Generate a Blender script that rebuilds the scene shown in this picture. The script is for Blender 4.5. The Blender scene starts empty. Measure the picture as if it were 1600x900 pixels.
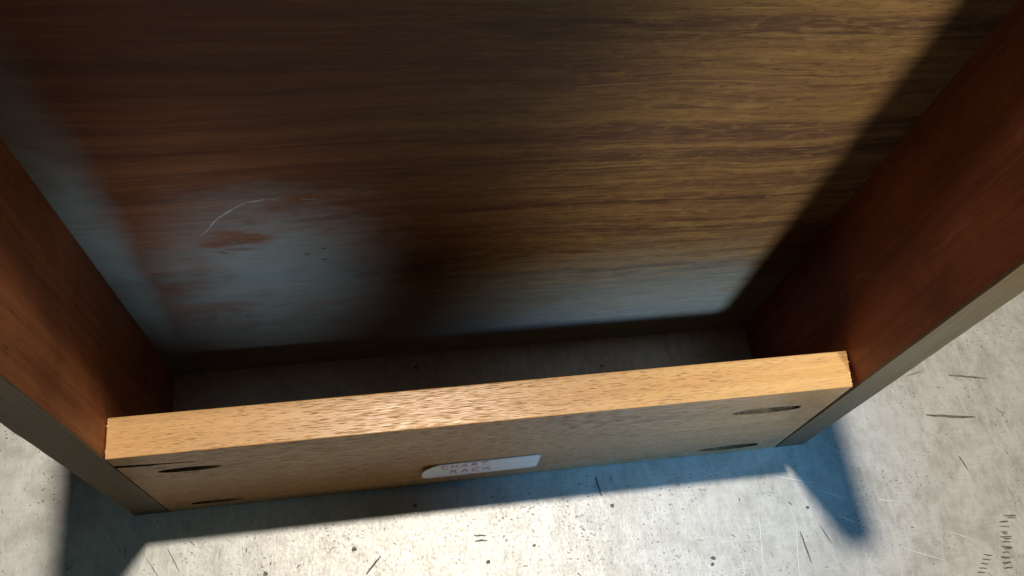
import bpy, bmesh, math, random
from mathutils import Vector, Matrix, noise
random.seed(7)
S = bpy.context.scene
C = S.collection

# ------------------------------------------------------------------ camera
cam_d = bpy.data.cameras.new('camera')
cam = bpy.data.objects.new('camera', cam_d)
C.objects.link(cam)
cam_d.sensor_width = 36.0
cam_d.lens = 1366.6 / 1600 * 36.0
cam_d.clip_start = 0.01
cam_d.clip_end = 50
rot = Matrix(((0.98714903, 0.07507635, -0.14106857),
              (-0.1283971, 0.89817443, -0.42047221),
              (0.09513666, 0.43318153, 0.8962716)))
cam.matrix_world = Matrix.Translation((-0.04926657, -0.11650982, 0.50544741)) @ rot.to_4x4()
S.camera = cam

# ------------------------------------------------------------------ world, lamps, exposure
w = bpy.data.worlds.new('World')
S.world = w
w.use_nodes = True
bg = w.node_tree.nodes['Background']
bg.inputs[0].default_value = (0.65, 0.85, 1.0, 1)
bg.inputs[1].default_value = 0.004
S.view_settings.view_transform = 'Standard'
S.view_settings.look = 'None'
S.view_settings.gamma = 1
S.view_settings.exposure = 0
S.view_settings.use_curve_mapping = False


def spot(name, loc, target, angle, blend, power, color, radius):
    d = bpy.data.lights.new(name, 'SPOT')
    d.energy = power
    d.color = color
    d.shadow_soft_size = radius
    d.spot_size = math.radians(angle)
    d.spot_blend = blend
    o = bpy.data.objects.new(name, d)
    C.objects.link(o)
    o.location = loc
    o.rotation_euler = (Vector(target) - Vector(loc)).to_track_quat('-Z', 'Y').to_euler()
    return o


# work lamp high above and a little behind the rack
spot('ceiling_lamp', (0.038, 0.343, 2.36), (0.0, 0.0, 0.0), 70, 0.3, 258, (1.0, 0.93, 0.82), 0.05)
# lamp in front, upper right; cone edge stands in for a person's shadow
FR = Vector((0.37, -0.62, 0.98))
spot('front_shaped_spot', FR, (0.185, 0.08, 0.215), 18.0, 0.6, 44, (1.0, 0.92, 0.68), 0.045)
spot('front_shaped_spot', (-0.15, -0.62, 0.98), (-0.118, 0.08, 0.145), 6.8, 0.8, 28, (0.78, 0.92, 1.0), 0.035)  # added spot, cone shaped as the lit patch left of that shadow
spot('front_shaped_spot', FR, (0.105, 0.08, -0.09), 15.5, 1.0, 40, (0.16, 0.47, 0.88), 0.035)  # added blue fill for the rail's shadow and the low back panel
spot('side_fill_spot', (-0.9, -0.17, 0.8), (-0.17, -0.04, 0), 12, 1.0, 4.5, (0.65, 0.95, 1.0), 0.04)  # added faint fill for the shadow on the table's left

# ------------------------------------------------------------------ node helpers


class NT:
    def __init__(self, name):
        self.m = bpy.data.materials.new(name)
        self.m.use_nodes = True
        self.t = self.m.node_tree
        self.b = self.t.nodes['Principled BSDF']
        self.co = self.t.nodes.new('ShaderNodeTexCoord').outputs['Object']

    def lk(self, v, sock):
        if isinstance(v, bpy.types.NodeSocket):
            self.t.links.new(v, sock)
        elif isinstance(v, (tuple, list)) and len(v) == 3 and sock.type == 'RGBA':
            sock.default_value = (*v, 1)
        else:
            sock.default_value = v

    def map(self, scale, loc=(0, 0, 0), rotz=(0, 0, 0), vec=None):
        n = self.t.nodes.new('ShaderNodeMapping')
        self.lk(vec or self.co, n.inputs['Vector'])
        n.inputs['Scale'].default_value = scale
        n.inputs['Location'].default_value = loc
        n.inputs['Rotation'].default_value = rotz
        return n.outputs[0]

    def noise(self, vec, scale=1, detail=4, rough=0.55, dist=0.0):
        n = self.t.nodes.new('ShaderNodeTexNoise')
        self.lk(vec, n.inputs['Vector'])
        n.inputs['Scale'].default_value = scale
        n.inputs['Detail'].default_value = detail
        n.inputs['Roughness'].default_value = rough
        n.inputs['Distortion'].default_value = dist
        return n.outputs[0]

    def voro(self, vec, scale=1, out='Distance'):
        n = self.t.nodes.new('ShaderNodeTexVoronoi')
        self.lk(vec, n.inputs['Vector'])
        n.inputs['Scale'].default_value = scale
        return n.outputs[out]

    def ramp(self, v, a, b, lo=0.0, hi=1.0, smooth=True):
        n = self.t.nodes.new('ShaderNodeMapRange')
        n.interpolation_type = 'SMOOTHSTEP' if smooth else 'LINEAR'
        self.lk(v, n.inputs['Value'])
        for k, x in zip(('From Min', 'From Max', 'To Min', 'To Max'), (a, b, lo, hi)):
            n.inputs[k].default_value = x
        return n.outputs[0]

    def math(self, op, a, b=0.0, c=None):
        n = self.t.nodes.new('ShaderNodeMath')
        n.operation = op
        self.lk(a, n.inputs[0])
        self.lk(b, n.inputs[1])
        if c is not None:
            self.lk(c, n.inputs[2])
        return n.outputs[0]

    def mix(self, f, a, b, mode='MIX'):
        n = self.t.nodes.new('ShaderNodeMix')
        n.data_type = 'RGBA'
        n.blend_type = mode
        self.lk(f, n.inputs[0])
        self.lk(a, n.inputs[6])
        self.lk(b, n.inputs[7])
        return n.outputs[2]

    def xyz(self):
        n = self.t.nodes.new('ShaderNodeSeparateXYZ')
        self.lk(self.co, n.inputs[0])
        return n.outputs

    def bump(self, h, strength=0.3, dist=0.001):
        n = self.t.nodes.new('ShaderNodeBump')
        self.lk(h, n.inputs['Height'])
        n.inputs['Strength'].default_value = strength
        n.inputs['Distance'].default_value = dist
        self.t.links.new(n.outputs[0], self.b.inputs['Normal'])

    def set(self, **k):
        for key, v in k.items():
            self.lk(v, self.b.inputs[key.replace('_', ' ')])
        return self.m


def mat_metal():
    n = NT('scuffed_sheet_metal')
    big = n.noise(n.co, 5, 5, 0.6)
    cloud = n.noise(n.co, 38, 5, 0.65, 0.6)
    diag = n.noise(n.map((300, 36, 1), rotz=(0, 0, math.radians(28))), 1, 4, 0.6)
    brush = n.noise(n.map((60, 900, 1), rotz=(0, 0, math.radians(-7))), 1, 2, 0.5)
    base = n.mix(n.ramp(big, .35, .65), (.43, .42, .39), (.51, .50, .465))
    base = n.mix(n.ramp(cloud, .40, .68, 0, .6), base, (.30, .285, .25))
    mott = n.noise(n.map((210, 120, 1), rotz=(0, 0, .6)), 1, 5, .7, .4)
    base = n.mix(n.ramp(mott, .46, .66, 0, .32), base, (.22, .21, .185))
    base = n.mix(n.ramp(mott, .44, .30, 0, .35), base, (.60, .585, .545))
    base = n.mix(n.ramp(diag, .50, .72, 0, .5), base, (.56, .55, .51))
    base = n.mix(n.ramp(brush, .3, .7, 0, .18), base, (.28, .27, .25))
    # pits and dark flecks, clustered
    v = n.voro(n.map((1, 1.9, 1), rotz=(0, 0, .5)), 260)
    clus = n.ramp(n.noise(n.co, 26, 3, .6), .44, .68)
    sp = n.math('MULTIPLY', n.ramp(v, .12, .26, 1, 0), clus)
    fine = n.noise(n.map((700, 420, 1), rotz=(0, 0, .35)), 1, 3, .7)
    sp2 = n.math('MULTIPLY', n.ramp(fine, .635, .70), n.ramp(n.noise(n.co, 60, 2), .42, .62))
    big_sp = n.ramp(n.noise(n.map((150, 95, 1), rotz=(0, 0, .4)), 1, 4, .7), .70, .76)
    spk = n.math('MAXIMUM', n.math('MAXIMUM', sp, sp2), big_sp)
    base = n.mix(n.math('MULTIPLY', spk, .72), base, (.07, .062, .05))
    # rust-coloured stains
    st = n.ramp(n.noise(n.co, 16, 6, .7, .8), .66, .80, 0, .4)
    base = n.mix(st, base, (.30, .22, .13))
    # fine bright scratches
    s1 = n.ramp(n.noise(n.map((9, 1500, 1), rotz=(0, 0, math.radians(64))), 1, 1), .705, .74)
    s2 = n.ramp(n.noise(n.map((12, 1300, 1), rotz=(0, 0, math.radians(-31))), 1, 1), .715, .75)
    scr = n.math('MULTIPLY', n.math('MAXIMUM', s1, s2), .2)
    base = n.mix(scr, base, (.66, .65, .62))
    h = n.math('ADD', n.math('MULTIPLY', diag, .25), n.math('MULTIPLY', fine, .35))
    h = n.math('SUBTRACT', h, n.math('MULTIPLY', spk, .7))
    n.bump(h, .35, .0006)
    rough = n.ramp(fine, .3, .7, .42, .52)
    return n.set(Base_Color=base, Metallic=.22, Roughness=rough)


def mat_rail():
    n = NT('pale_mahogany')
    v0 = n.map((1, 1, 1), rotz=(0, 0, math.radians(-1.4)))
    band = n.noise(n.map((4, 130, 75), vec=v0), 1, 4, .6, .4)
    pore = n.noise(n.map((150, 3300, 1900), rotz=(0, 0, math.radians(2.0))), 1, 1.5, .5)
    fine = n.noise(n.map((40, 2600, 1900), vec=v0), 1, 2, .5)
    patch = n.noise(n.map((13, 30, 30)), 1, 3, .5)
    c = n.mix(n.ramp(band, .3, .7), (.445, .228, .075), (.535, .30, .112))
    c = n.mix(n.ramp(patch, .4, .7, 0, .35), c, (.40, .21, .085))
    c = n.mix(n.ramp(fine, .45, .7, 0, .3), c, (.30, .165, .07))
    p = n.math('MULTIPLY', n.ramp(pore, .60, .67), n.ramp(patch, .30, .60, .3, 1))
    c = n.mix(n.math('MULTIPLY', p, .9), c, (.075, .032, .013))
    n.bump(n.math('SUBTRACT', n.math('MULTIPLY', fine, .4), p), .35, .0004)
    return n.set(Base_Color=c, Roughness=n.ramp(pore, .4, .7, .27, .55), Specular_IOR_Level=.33)


def mat_side(name, dark, lite):
    n = NT(name)
    g = n.noise(n.map((400, 260, 7)), 1, 4, .6, .3)
    blot = n.noise(n.co, 22, 4, .6)
    pore = n.noise(n.map((900, 1500, 90)), 1, 2, .6)
    c = n.mix(n.ramp(g, .3, .7), dark, lite)
    c = n.mix(n.ramp(blot, .45, .7, 0, .5), c, tuple(x * 1.35 for x in lite))
    c = n.mix(n.ramp(blot, .47, .30, 0, .5), c, tuple(x * .6 for x in dark))
    c = n.mix(n.ramp(pore, .60, .68, 0, .5), c, tuple(x * .4 for x in dark))
    dust = n.math('MULTIPLY', n.ramp(n.noise(n.map((30, 55, 28)), 1, 5, .7, .5), .58, .78), .22)
    c = n.mix(dust, c, (.42, .36, .30))
    n.bump(n.math('SUBTRACT', g, pore), .15, .0004)
    return n.set(Base_Color=c, Roughness=.55, Specular_IOR_Level=.25)


def mat_edge():
    n = NT('raw_board_edge')
    g = n.noise(n.map((900, 300, 9)), 1, 4, .6)
    b = n.noise(n.co, 40, 3, .6)
    c = n.mix(n.ramp(g, .3, .7), (.125, .092, .050), (.19, .145, .086))
    c = n.mix(n.ramp(b, .4, .7, 0, .4), c, (.17, .15, .12))
    n.bump(g, .2, .0003)
    return n.set(Base_Color=c, Roughness=.6, Specular_IOR_Level=.25)


def mat_veneer():
    n = NT('ribbon_stripe_veneer')
    x, y, z = n.xyz()
    cb = n.t.nodes.new('ShaderNodeCombineXYZ')
    wave = n.math('MULTIPLY', n.math('SUBTRACT', n.noise(n.map((5, 1, 9)), 1, 2, .5), .5), .022)
    ripple = n.math('MULTIPLY', n.math('SUBTRACT', n.noise(n.map((38, 1, 30)), 1, 2, .5), .5), .0022)
    n.lk(x, cb.inputs[0])
    n.lk(y, cb.inputs[1])
    n.lk(n.math('ADD', z, n.math('ADD', wave, ripple)), cb.inputs[2])
    v0 = n.map((1, 1, 1), rotz=(0, math.radians(-1.2), 0), vec=cb.outputs[0])
    wide = n.noise(n.map((1.1, 1, 36), vec=v0), 1, 3, .55, .3)
    mid = n.noise(n.map((3.5, 1, 170), vec=v0), 1, 5, .7, .35)
    thin = n.noise(n.map((9, 1, 760), vec=v0), 1, 4, .65)
    dash = n.noise(n.map((38, 1, 620), vec=v0), 1, 3, .7, .3)
    fleck = n.noise(n.map((150, 1, 1500), vec=v0), 1, 2, .6)
    figure = n.noise(n.map((85, 1, 210), rotz=(0, math.radians(26), 0)), 1, 4, .65, .7)
    c = n.mix(n.ramp(wide, .32, .68), (.110, .056, .040), (.195, .114, .052))
    band = n.noise(n.map((1.6, 1, 78), vec=v0), 1, 3, .55, .25)
    line = n.noise(n.map((4, 1, 300), vec=v0), 1, 3, .6, .3)
    c = n.mix(n.ramp(band, .50, .36, 0, .7), c, (.062, .034, .028))
    c = n.mix(n.ramp(band, .54, .66, 0, .5), c, (.235, .150, .064))
    c = n.mix(n.ramp(mid, .46, .70, 0, .6), c, (.285, .180, .072))
    c = n.mix(n.ramp(mid, .46, .30, 0, .55), c, (.075, .038, .026))
    c = n.mix(n.ramp(dash, .50, .66, 0, .45), c, (.31, .20, .085))
    c = n.mix(n.ramp(dash, .46, .32, 0, .55), c, (.060, .030, .020))
    c = n.mix(n.ramp(thin, .64, .70, 0, .5), c, (.40, .27, .11))
    c = n.mix(n.ramp(line, .64, .72, 0, .5), c, (.38, .265, .11))
    c = n.mix(n.ramp(line, .34, .29, 0, .6), c, (.050, .026, .018))
    c = n.mix(n.math('MULTIPLY', n.ramp(figure, .50, .66), .30), c, (.33, .205, .085))
    c = n.mix(n.ramp(fleck, .58, .66, 0, .6), c, (.045, .020, .012))
    # redder and darker towards the left
    red = n.ramp(n.math('ADD', x, n.math('MULTIPLY', wide, .08)), .09, -.05)
    redc = n.mix(n.ramp(mid, .3, .7), (.085, .021, .011), (.19, .058, .024))
    redc = n.mix(n.ramp(dash, .5, .7, 0, .5), redc, (.24, .085, .034))
    c = n.mix(n.math('MULTIPLY', red, .85), c, redc)
    # whitish bloom of old dusty film along the bottom, up the left corner
    smoke = n.noise(n.map((16, 1, 26), rotz=(0, .5, 0)), 1, 7, .68, 1.0)
    ragged = n.noise(n.map((70, 1, 170), vec=v0), 1, 5, .7, .6)
    wob = n.math('ADD', n.math('MULTIPLY', n.math('SUBTRACT', smoke, .5), .12),
                 n.math('MULTIPLY', n.math('SUBTRACT', ragged, .5), .05))
    zz = n.math('ADD', z, wob)
    low = n.math('MULTIPLY', n.ramp(zz, .135, .045), .66)
    dx = n.math('DIVIDE', n.math('SUBTRACT', n.math('ADD', x, n.math('MULTIPLY', wob, .6)), -.100), .062)
    dz = n.math('DIVIDE', n.math('SUBTRACT', zz, .105), .085)
    r = n.math('SQRT', n.math('ADD', n.math('MULTIPLY', dx, dx), n.math('MULTIPLY', dz, dz)))
    blob = n.math('MULTIPLY', n.ramp(r, 1.35, .35), .74)
    xs = n.math('ADD', x, n.math('MULTIPLY', wob, .12))
    strip = n.math('MULTIPLY', n.ramp(xs, -.1500, -.1690), n.ramp(z, .32, .17, .35, .9))
    film = n.math('MAXIMUM', n.math('MAXIMUM', low, blob), strip)
    px = n.math('DIVIDE', n.math('SUBTRACT', n.math('ADD', x, n.math('MULTIPLY', wob, .35)), -.1135), .0135)
    pz = n.math('DIVIDE', n.math('SUBTRACT', n.math('ADD', z, n.math('MULTIPLY', wob, .30)), .1565), .0062)
    pr = n.math('SQRT', n.math('ADD', n.math('MULTIPLY', px, px), n.math('MULTIPLY', pz, pz)))
    film = n.math('MULTIPLY', film, n.ramp(pr, .60, 1.6, .22, 1))
    film = n.math('MULTIPLY', film, n.ramp(smoke, .25, .60, .60, 1.08))
    film = n.math('MULTIPLY', film, n.ramp(dash, .30, .60, .78, 1))
    c = n.mix(film, c, (.24, .32, .34))
    n.bump(n.math('ADD', thin, n.math('MULTIPLY', fleck, -.6)), .12, .0003)
    return n.set(Base_Color=c, Roughness=.5, Specular_IOR_Level=.3)


def mat_plain(name, col, rough=.6, var=.15, metallic=0.0):
    n = NT(name)
    g = n.noise(n.co, 300, 3, .6)
    c = n.mix(n.ramp(g, .3, .7), tuple(x * (1 - var) for x in col), tuple(x * (1 + var) for x in col))
    return n.set(Base_Color=c, Roughness=rough, Metallic=metallic)


M_metal, M_rail, M_edge, M_veneer = mat_metal(), mat_rail(), mat_edge(), mat_veneer()
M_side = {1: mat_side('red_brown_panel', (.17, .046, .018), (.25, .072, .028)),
          -1: mat_side('lit_brown_panel', (.30, .098, .036), (.43, .160, .060))}  # left panel's stronger light put into a lighter colour
M_pit = mat_plain('dark_scratch', (.10, .09, .075), .7, .4)
M_bright = mat_plain('bright_scratch', (.72, .71, .68), .4, .05)
M_chip = mat_plain('splintered_wood', (.55, .36, .19), .7)
M_bored = mat_plain('bored_wood_shaded', (.15, .085, .038), .9, .5)  # wood darkened: shade inside pockets and split put into the colour
M_paper = mat_plain('white_label_paper', (.84, .87, .90), .6, .02)
M_ink = mat_plain('red_ink', (.62, .025, .09), .6, .1)
M_film = mat_plain('dried_film', (.33, .40, .40), .6, .2)

# ------------------------------------------------------------------ mesh helpers


def obj(name, bm, mat, parent=None, smooth=False):
    me = bpy.data.meshes.new(name)
    bmesh.ops.recalc_face_normals(bm, faces=bm.faces[:])
    bm.to_mesh(me)
    bm.free()
    me.materials.append(mat)
    for p in me.polygons:
        p.use_smooth = smooth
    o = bpy.data.objects.new(name, me)
    C.objects.link(o)
    if parent:
        o.parent = parent
    return o


def box(bm, a, b):
    r = bmesh.ops.create_cube(bm, size=1)
    for v in r['verts']:
        v.co = Vector([a[i] + (v.co[i] + .5) * (b[i] - a[i]) for i in range(3)])
    return r['verts']


def bevel(bm, off, seg=2):
    bmesh.ops.bevel(bm, geom=bm.edges[:], offset=off, segments=seg, affect='EDGES', profile=.6)


def sliver(bm, p, q, width, normal, up=0.0002, n=6, wob=.25):
    """thin lens-shaped gouge between two points on a surface"""
    p, q, normal = Vector(p), Vector(q), Vector(normal)
    d = q - p
    side = normal.cross(d).normalized()
    top, bot = [], []
    for i in range(n + 1):
        t = i / n
        hw = width * .5 * math.sin(math.pi * min(max(t, .04), .96)) ** .4
        j = side * (random.uniform(-wob, wob) * width)
        c = p + d * t + normal * up + j
        top.append(bm.verts.new(c + side * hw))
        bot.append(bm.verts.new(c - side * hw))
    for i in range(n):
        bm.faces.new((top[i], top[i + 1], bot[i + 1], bot[i]))


def dot(bm, p, r, up=0.0002, n=9):
    vs = []
    for i in range(n):
        a = 2 * math.pi * i / n
        rr = r * random.uniform(.7, 1.2)
        vs.append(bm.verts.new((p[0] + rr * math.cos(a), p[1] + rr * .9 * math.sin(a), up)))
    bm.faces.new(vs)


def tube(bm, pts, r, n=5):
    """round stroke through points"""
    rings = []
    pts = [Vector(p) for p in pts]
    for i, p in enumerate(pts):
        d = (pts[min(i + 1, len(pts) - 1)] - pts[max(i - 1, 0)]).normalized()
        a = d.orthogonal().normalized()
        b = d.cross(a)
        rings.append([bm.verts.new(p + (a * math.cos(t) + b * math.sin(t)) * r)
                      for t in [2 * math.pi * k / n for k in range(n)]])
    for s, t in zip(rings, rings[1:]):
        for k in range(n):
            bm.faces.new((s[k], s[(k + 1) % n], t[(k + 1) % n], t[k]))
    bm.faces.new(rings[0])
    bm.faces.new(rings[-1][::-1])


# ------------------------------------------------------------------ table top
bm = bmesh.new()
box(bm, (-1.2, -.55, -.03), (1.2, .75, 0))
bevel(bm, .003)
table = obj('table_top', bm, M_metal)
table['kind'] = 'structure'
table['label'] = 'scuffed grey metal bench top covered in pits and scratches'

bm = bmesh.new()
UP = (0, 0, 1)
mm = lambda x, y: (x / 1000, y / 1000, 0)
for a, b, wd in [((305.6, 34.8), (330.3, 30.3), 1.0), ((281.2, 10.4), (313, 5.6), 1.6),
                 ((293.3, -17.3), (295.9, -26.4), .8), ((276.2, 36.7), (288.2, 39.1), .5),
                 ((-72.4, -45.8), (-63.8, -36.5), 1.1), ((179.1, -50.6), (181, -69.1), .9),
                 ((191.8, -48.3), (196.4, -59.9), .5), ((63.5, -6), (65.3, -17.6), 1.2),
                 ((-177.6, -20.1), (-171.2, -32.6), .5), ((-11.5, -31.7), (-4.3, -32.5), .9),
                 ((-11.1, -34.7), (-3.9, -35.2), 1.0), ((-189, -23), (-178, -40), .35)]:
    sliver(bm, mm(*a), mm(*b), wd / 1000, UP)
for i in range(11):                                     # the ladder of short dashes
    t = i / 10
    cx, cy = 308.5 - 9.5 * t + random.uniform(-.6, .6), -56.5 - 29 * t
    hl = random.uniform(2.0, 3.6)
    if i == 0:
        cx, hl = 312.5, 4
    sliver(bm, mm(cx - hl, cy + .15 * hl), mm(cx + hl, cy - .1 * hl), random.uniform(.6, 1.3) / 1000, UP)
    if random.random() < .35:
        sliver(bm, mm(cx - hl * .6, cy - .9), mm(cx + hl * .8, cy - 1.4), .0007, UP)
for i in range(5):
    t = i / 4
    cx, cy = 290 - 8 * t, -77 - 9 * t
    sliver(bm, mm(cx - 2.5, cy + .5), mm(cx + 2.5, cy - .5), .0007, UP)
for x, y in [(187.6, -37.7), (70.7, -23.7), (-43, -11.3), (-78.2, -31.4), (122.4, -63), (-4.9, -46.8),
             (123.6, -59.5), (-35.5, 71.7), (79.4, 62.2), (-110, -43), (22, -41), (-126, -39)]:
    dot(bm, (x / 1000, y / 1000), random.uniform(.0009, .0016))
for i in range(210):                                    # random small nicks
    x, y = random.uniform(-.3, .42), random.uniform(-.13, .12)
    if y > 0 and abs(x) < .2:
        continue
    a = random.gauss(-.9, .9)
    L = random.choice((.0012, .002, .003, .004))
    sliver(bm, (x, y, 0), (x + L * math.cos(a), y + L * math.sin(a), 0), random.uniform(.0002, .0006), UP, n=3)
s = obj('scratches', bm, M_pit, table)
s['kind'] = 'stuff'
bm = bmesh.new()
for a, b in [((198, -29), (215, -36)), ((205, -45), (214, -49)), ((171, -17), (196, -24)), ((236, -66), (262, -77)),
             ((232, -38), (244, -40)), ((268, -60), (285, -68)), ((150, -78), (158, -30)), ((170, -82), (178, -45)),
             ((-210, -8), (-195, -30))]:
    sliver(bm, mm(*a), mm(*b), .0004, UP, up=.0003)
for i in range(24):
    x, y = random.uniform(.19, .42), random.uniform(-.13, .10)
    if y > 0 and x < .21:
        continue
    a = random.gauss(-1.0, .5)
    L = random.uniform(.0008, .003)
    sliver(bm, (x, y, 0), (x + L * math.cos(a), y + L * math.sin(a), 0), random.uniform(.0003, .0007), UP, up=.0003, n=3)
s = obj('bright_scratches', bm, M_bright, table)
s['kind'] = 'stuff'

# ------------------------------------------------------------------ the rack
W, H, D, T = .35494, .1125, .08075, .0181
X = W / 2
SH, BH = .372, .515           # side and back heights
RT = .019                    # rail thickness
rack = bpy.data.objects.new('wooden_rack', None)
C.objects.link(rack)
rack['label'] = 'open fronted red brown wooden rack with pale front rail standing on metal bench'
rack['category'] = 'rack'

# side panels (with raw front edges)
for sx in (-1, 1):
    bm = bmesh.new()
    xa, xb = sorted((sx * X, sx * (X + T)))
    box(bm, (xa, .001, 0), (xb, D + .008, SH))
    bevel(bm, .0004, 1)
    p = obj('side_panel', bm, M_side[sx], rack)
    bm = bmesh.new()
    box(bm, (xa + .0001, 0, 0), (xb - .0001, .0012, SH - .0003))
    # a little wear on the long corners
    bmesh.ops.subdivide_edges(bm, edges=[e for e in bm.edges if abs((e.verts[0].co - e.verts[1].co).z) > .1],
                              cuts=90, use_grid_fill=True)
    for v in bm.verts:
        if v.co.y < .0005:
            v.co.x += .00035 * noise.noise((v.co.x * 100, 3, v.co.z * 90)) * (1 if v.co.x * sx > X * 1.03 else .8)
    obj('edge_band', bm, M_edge, p)

# back panel of veneer
bm = bmesh.new()
box(bm, (-X, D, 0), (X, D + .008, BH))
back = obj('back_panel', bm, M_veneer, rack)
NB = (0, -1, 0)
pb = lambda x, z: (x / 1000, D, z / 1000)
bm = bmesh.new()
pts = [(-127.5, 162), (-122, 169), (-117.4, 176.6), (-110, 183), (-103.7, 187.4), (-96, 189), (-89, 189), (-82, 188), (-75, 186)]
wds = [.35, .55, .8, .45, .7, .3, 0, .25]
for (a, b), wd in zip(zip(pts, pts[1:]), wds):
    if wd:
        sliver(bm, pb(*a), pb(*b), wd / 1000, NB, .0001, 6, .5)
s = obj('scratch_mark', bm, M_film, back)
bm = bmesh.new()
pts = [(-38, 109), (-34, 113.5), (-29.6, 117.5), (-25, 116), (-21.6, 113.8), (-15, 112.5), (-8, 109)]
for a, b in zip(pts, pts[1:]):
    sliver(bm, pb(*a), pb(*b), .0005, NB, .0001, 4, .4)
for x, z in [(-85, 139), (-77, 143.5), (-77.5, 132.7)]:
    sliver(bm, pb(x - 1, z + .4), pb(x + 1.6, z), .0011, NB, .0001, 4, .3)
s = obj('dark_nicks', bm, mat_plain('dark_stain', (.085, .055, .045), .7), back)
s['kind'] = 'stuff'

# front rail: profile with real pocket holes, split and gaps cut out
bm = bmesh.new()
g = .0004
box(bm, (-X + g, 0, .0004), (X - g, RT, H))
for v in bm.verts:                                      # right end stands off the side a little at the front top
    if v.co.x > 0 and v.co.y < .001:
        v.co.x -= .0024 if v.co.z > .05 else .0005
bevel(bm, .0005, 2)
rail_tmp = obj('front_rail', bm, M_rail, rack)
bm = bmesh.new()
ang = math.radians(14)


def pocket(xc, zc, s, rad=.0047):
    """slanted round-bottomed pocket bored towards the end of the rail"""
    axis = Vector((s * math.cos(ang), math.sin(ang), 0))
    a = Vector((xc, 0, zc)) - axis * .05
    ln = .05 + .0175
    r = bmesh.ops.create_cone(bm, cap_ends=True, segments=28, radius1=rad, radius2=rad, depth=ln)
    q = axis.to_track_quat('Z', 'Y').to_matrix().to_4x4()
    bmesh.ops.transform(bm, verts=r['verts'], matrix=Matrix.Translation(a + axis * ln / 2) @ q)


pocket(.1405, .0848, 1)
pocket(.1435, .0128, 1)
pocket(-.1475, .0836, -1, .0036)
pocket(-.1490, .0136, -1, .0034)
# split under the top left corner
vs = [bm.verts.new(c) for c in [(-X - .002, -.002, .1010), (-X - .002, -.002, .0968), (-.142, -.002, .0950), (-.142, -.002, .0956),
                                (-X - .002, .014, .1008), (-X - .002, .014, .0972), (-.144, .004, .0951), (-.144, .004, .0955)]]
for f in ((0, 1, 2, 3), (4, 7, 6, 5), (0, 4, 5, 1), (1, 5, 6, 2), (2, 6, 7, 3), (3, 7, 4, 0)):
    bm.faces.new([vs[i] for i in f])
cutter = obj('cutter', bm, M_bored)
mod = rail_tmp.modifiers.new('cut', 'BOOLEAN')
mod.object = cutter
mod.solver = 'EXACT'
mod.material_mode = 'TRANSFER'
dg = bpy.context.evaluated_depsgraph_get()
dg.update()
me = bpy.data.meshes.new_from_object(rail_tmp.evaluated_get(dg))
rail_tmp.modifiers.clear()
rail_tmp.data = me
me.name = 'front_rail'
bpy.data.objects.remove(cutter)
rail = rail_tmp

# smears of dried glue by the split and the upper left pocket
bm = bmesh.new()
for gx, gz, ra, rb in ((-.1655, .0945, .0042, .0020), (-.1595, .0885, .0030, .0022), (-.1490, .0755, .0046, .0030), (-.1300, .0100, .0030, .0015)):
    vs = []
    for k in range(14):
        a = 2 * math.pi * k / 14
        q = random.uniform(.65, 1.15)
        vs.append(bm.verts.new((gx + ra * q * math.cos(a), -.00015, gz + rb * q * math.sin(a))))
    bm.faces.new(vs)
s = obj('glue_smears', bm, mat_plain('dried_glue', (.36, .27, .17), .45, .3), rail)
s['kind'] = 'stuff'

# splintered ends of the rail's top
bm = bmesh.new()
for s, k in ((-1, 9), (1, 6)):
    for i in range(k):
        y = random.uniform(.0008, RT - .0008)
        L = random.choice((.0004, .0005, .0007, .0013))
        x0 = s * (X - .0005 - (.0024 * (1 - y / RT) if s > 0 else 0))
        b = [bm.verts.new((x0 - s * .0012, y - .0005, H - .0001)), bm.verts.new((x0 - s * .0012, y + .0005, H - .0001)),
             bm.verts.new((x0 + s * L * .4, y + random.uniform(-.0004, .0004), H + random.uniform(.0002, .0006))),
             bm.verts.new((x0, y, H - .0012))]
        for f in ((0, 1, 2), (0, 2, 3), (1, 3, 2), (0, 3, 1)):
            bm.faces.new([b[j] for j in f])
s = obj('splinters', bm, M_chip, rail)
s['kind'] = 'stuff'

# paper label, its left end lifting a little
bm = bmesh.new()
x0, x1, z0, z1, rc = -.0382, .0268, .0162, .0435, .0035


def inside_top(x):                                     # rounded corners
    d = min(x - x0, x1 - x)
    return rc - math.sqrt(max(rc * rc - (rc - d) ** 2, 0)) if d < rc else 0.0


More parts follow.
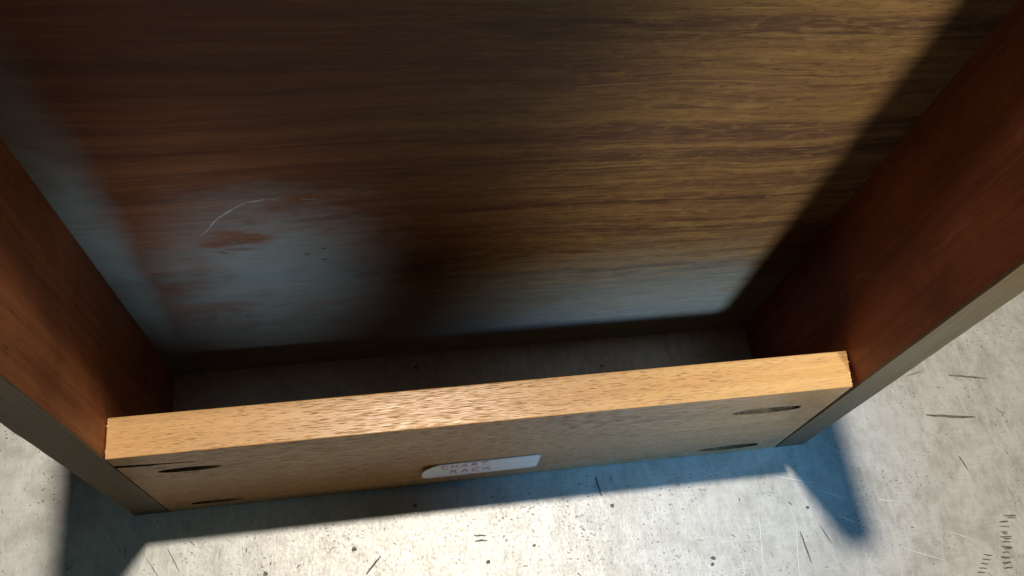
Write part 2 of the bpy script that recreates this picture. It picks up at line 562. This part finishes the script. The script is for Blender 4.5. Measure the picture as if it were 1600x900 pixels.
cols = []
NX = 44
for i in range(NX + 1):
    u = i / NX
    x = x0 + (x1 - x0) * (u + .06 * math.sin(2 * math.pi * u) * -.5)
    c = inside_top(x)
    col = []
    for j in range(9):
        z = z0 + c + (z1 - z0 - 2 * c) * j / 8
        lift = .0022 * max(0, (-.026 - x) / .0122) ** 2 * (j / 8) ** .7
        z -= .0028 * max(0, (-.028 - x) / .0102) ** 1.5 * (j / 8)
        col.append(bm.verts.new((x, -.00025 - lift, z)))
    cols.append(col)
for a, b in zip(cols, cols[1:]):
    for j in range(8):
        bm.faces.new((a[j], b[j], b[j + 1], a[j + 1]))
lab = obj('paper_label', bm, M_paper, rack, True)
sol = lab.modifiers.new('thickness', 'SOLIDIFY')
sol.thickness = .0001
sol.offset = 0

# red handwriting: CHART / RACK
GL = {
    'C': [[(.9, .85), (.6, 1), (.2, .8), (.02, .4), (.2, .05), (.6, 0), (.95, .15)]],
    'H': [[(.08, 1), (.0, 0)], [(.85, 1), (.8, 0)], [(.03, .5), (.85, .55)]],
    'A': [[(0, 0), (.3, .6), (.5, 1), (.7, .5), (.9, 0)], [(.2, .35), (.78, .4)]],
    'R': [[(.1, 0), (.12, .5), (.1, 1)], [(.05, .95), (.5, 1), (.8, .8), (.55, .55), (.12, .48)], [(.4, .5), (.65, .25), (.95, .0)]],
    'T': [[(-.05, .95), (.5, 1), (1.0, 1.0)], [(.5, 1), (.47, .5), (.5, 0)]],
    'K': [[(.1, 1), (.05, 0)], [(.9, 1), (.5, .7), (.1, .45)], [(.3, .55), (.6, .3), (1.1, .05)]],
}
bm = bmesh.new()
for text, tx, tz, adv in (('CHART', -.0275, .0332, .0054), ('RACK', -.0225, .0222, .0060)):
    for i, ch in enumerate(text):
        for st in GL[ch]:
            pp = []
            for (px, pz), (qx, qz) in zip(st, st[1:]):
                for k in range(3):
                    t = k / 3
                    pp.append((px + (qx - px) * t, pz + (qz - pz) * t))
            pp.append(st[-1])
            tube(bm, [(tx + i * adv + px * adv * .72, -.00032, tz + pz * .0068 + i * .0001) for px, pz in pp], .00023)
obj('handwriting', bm, M_ink, lab)
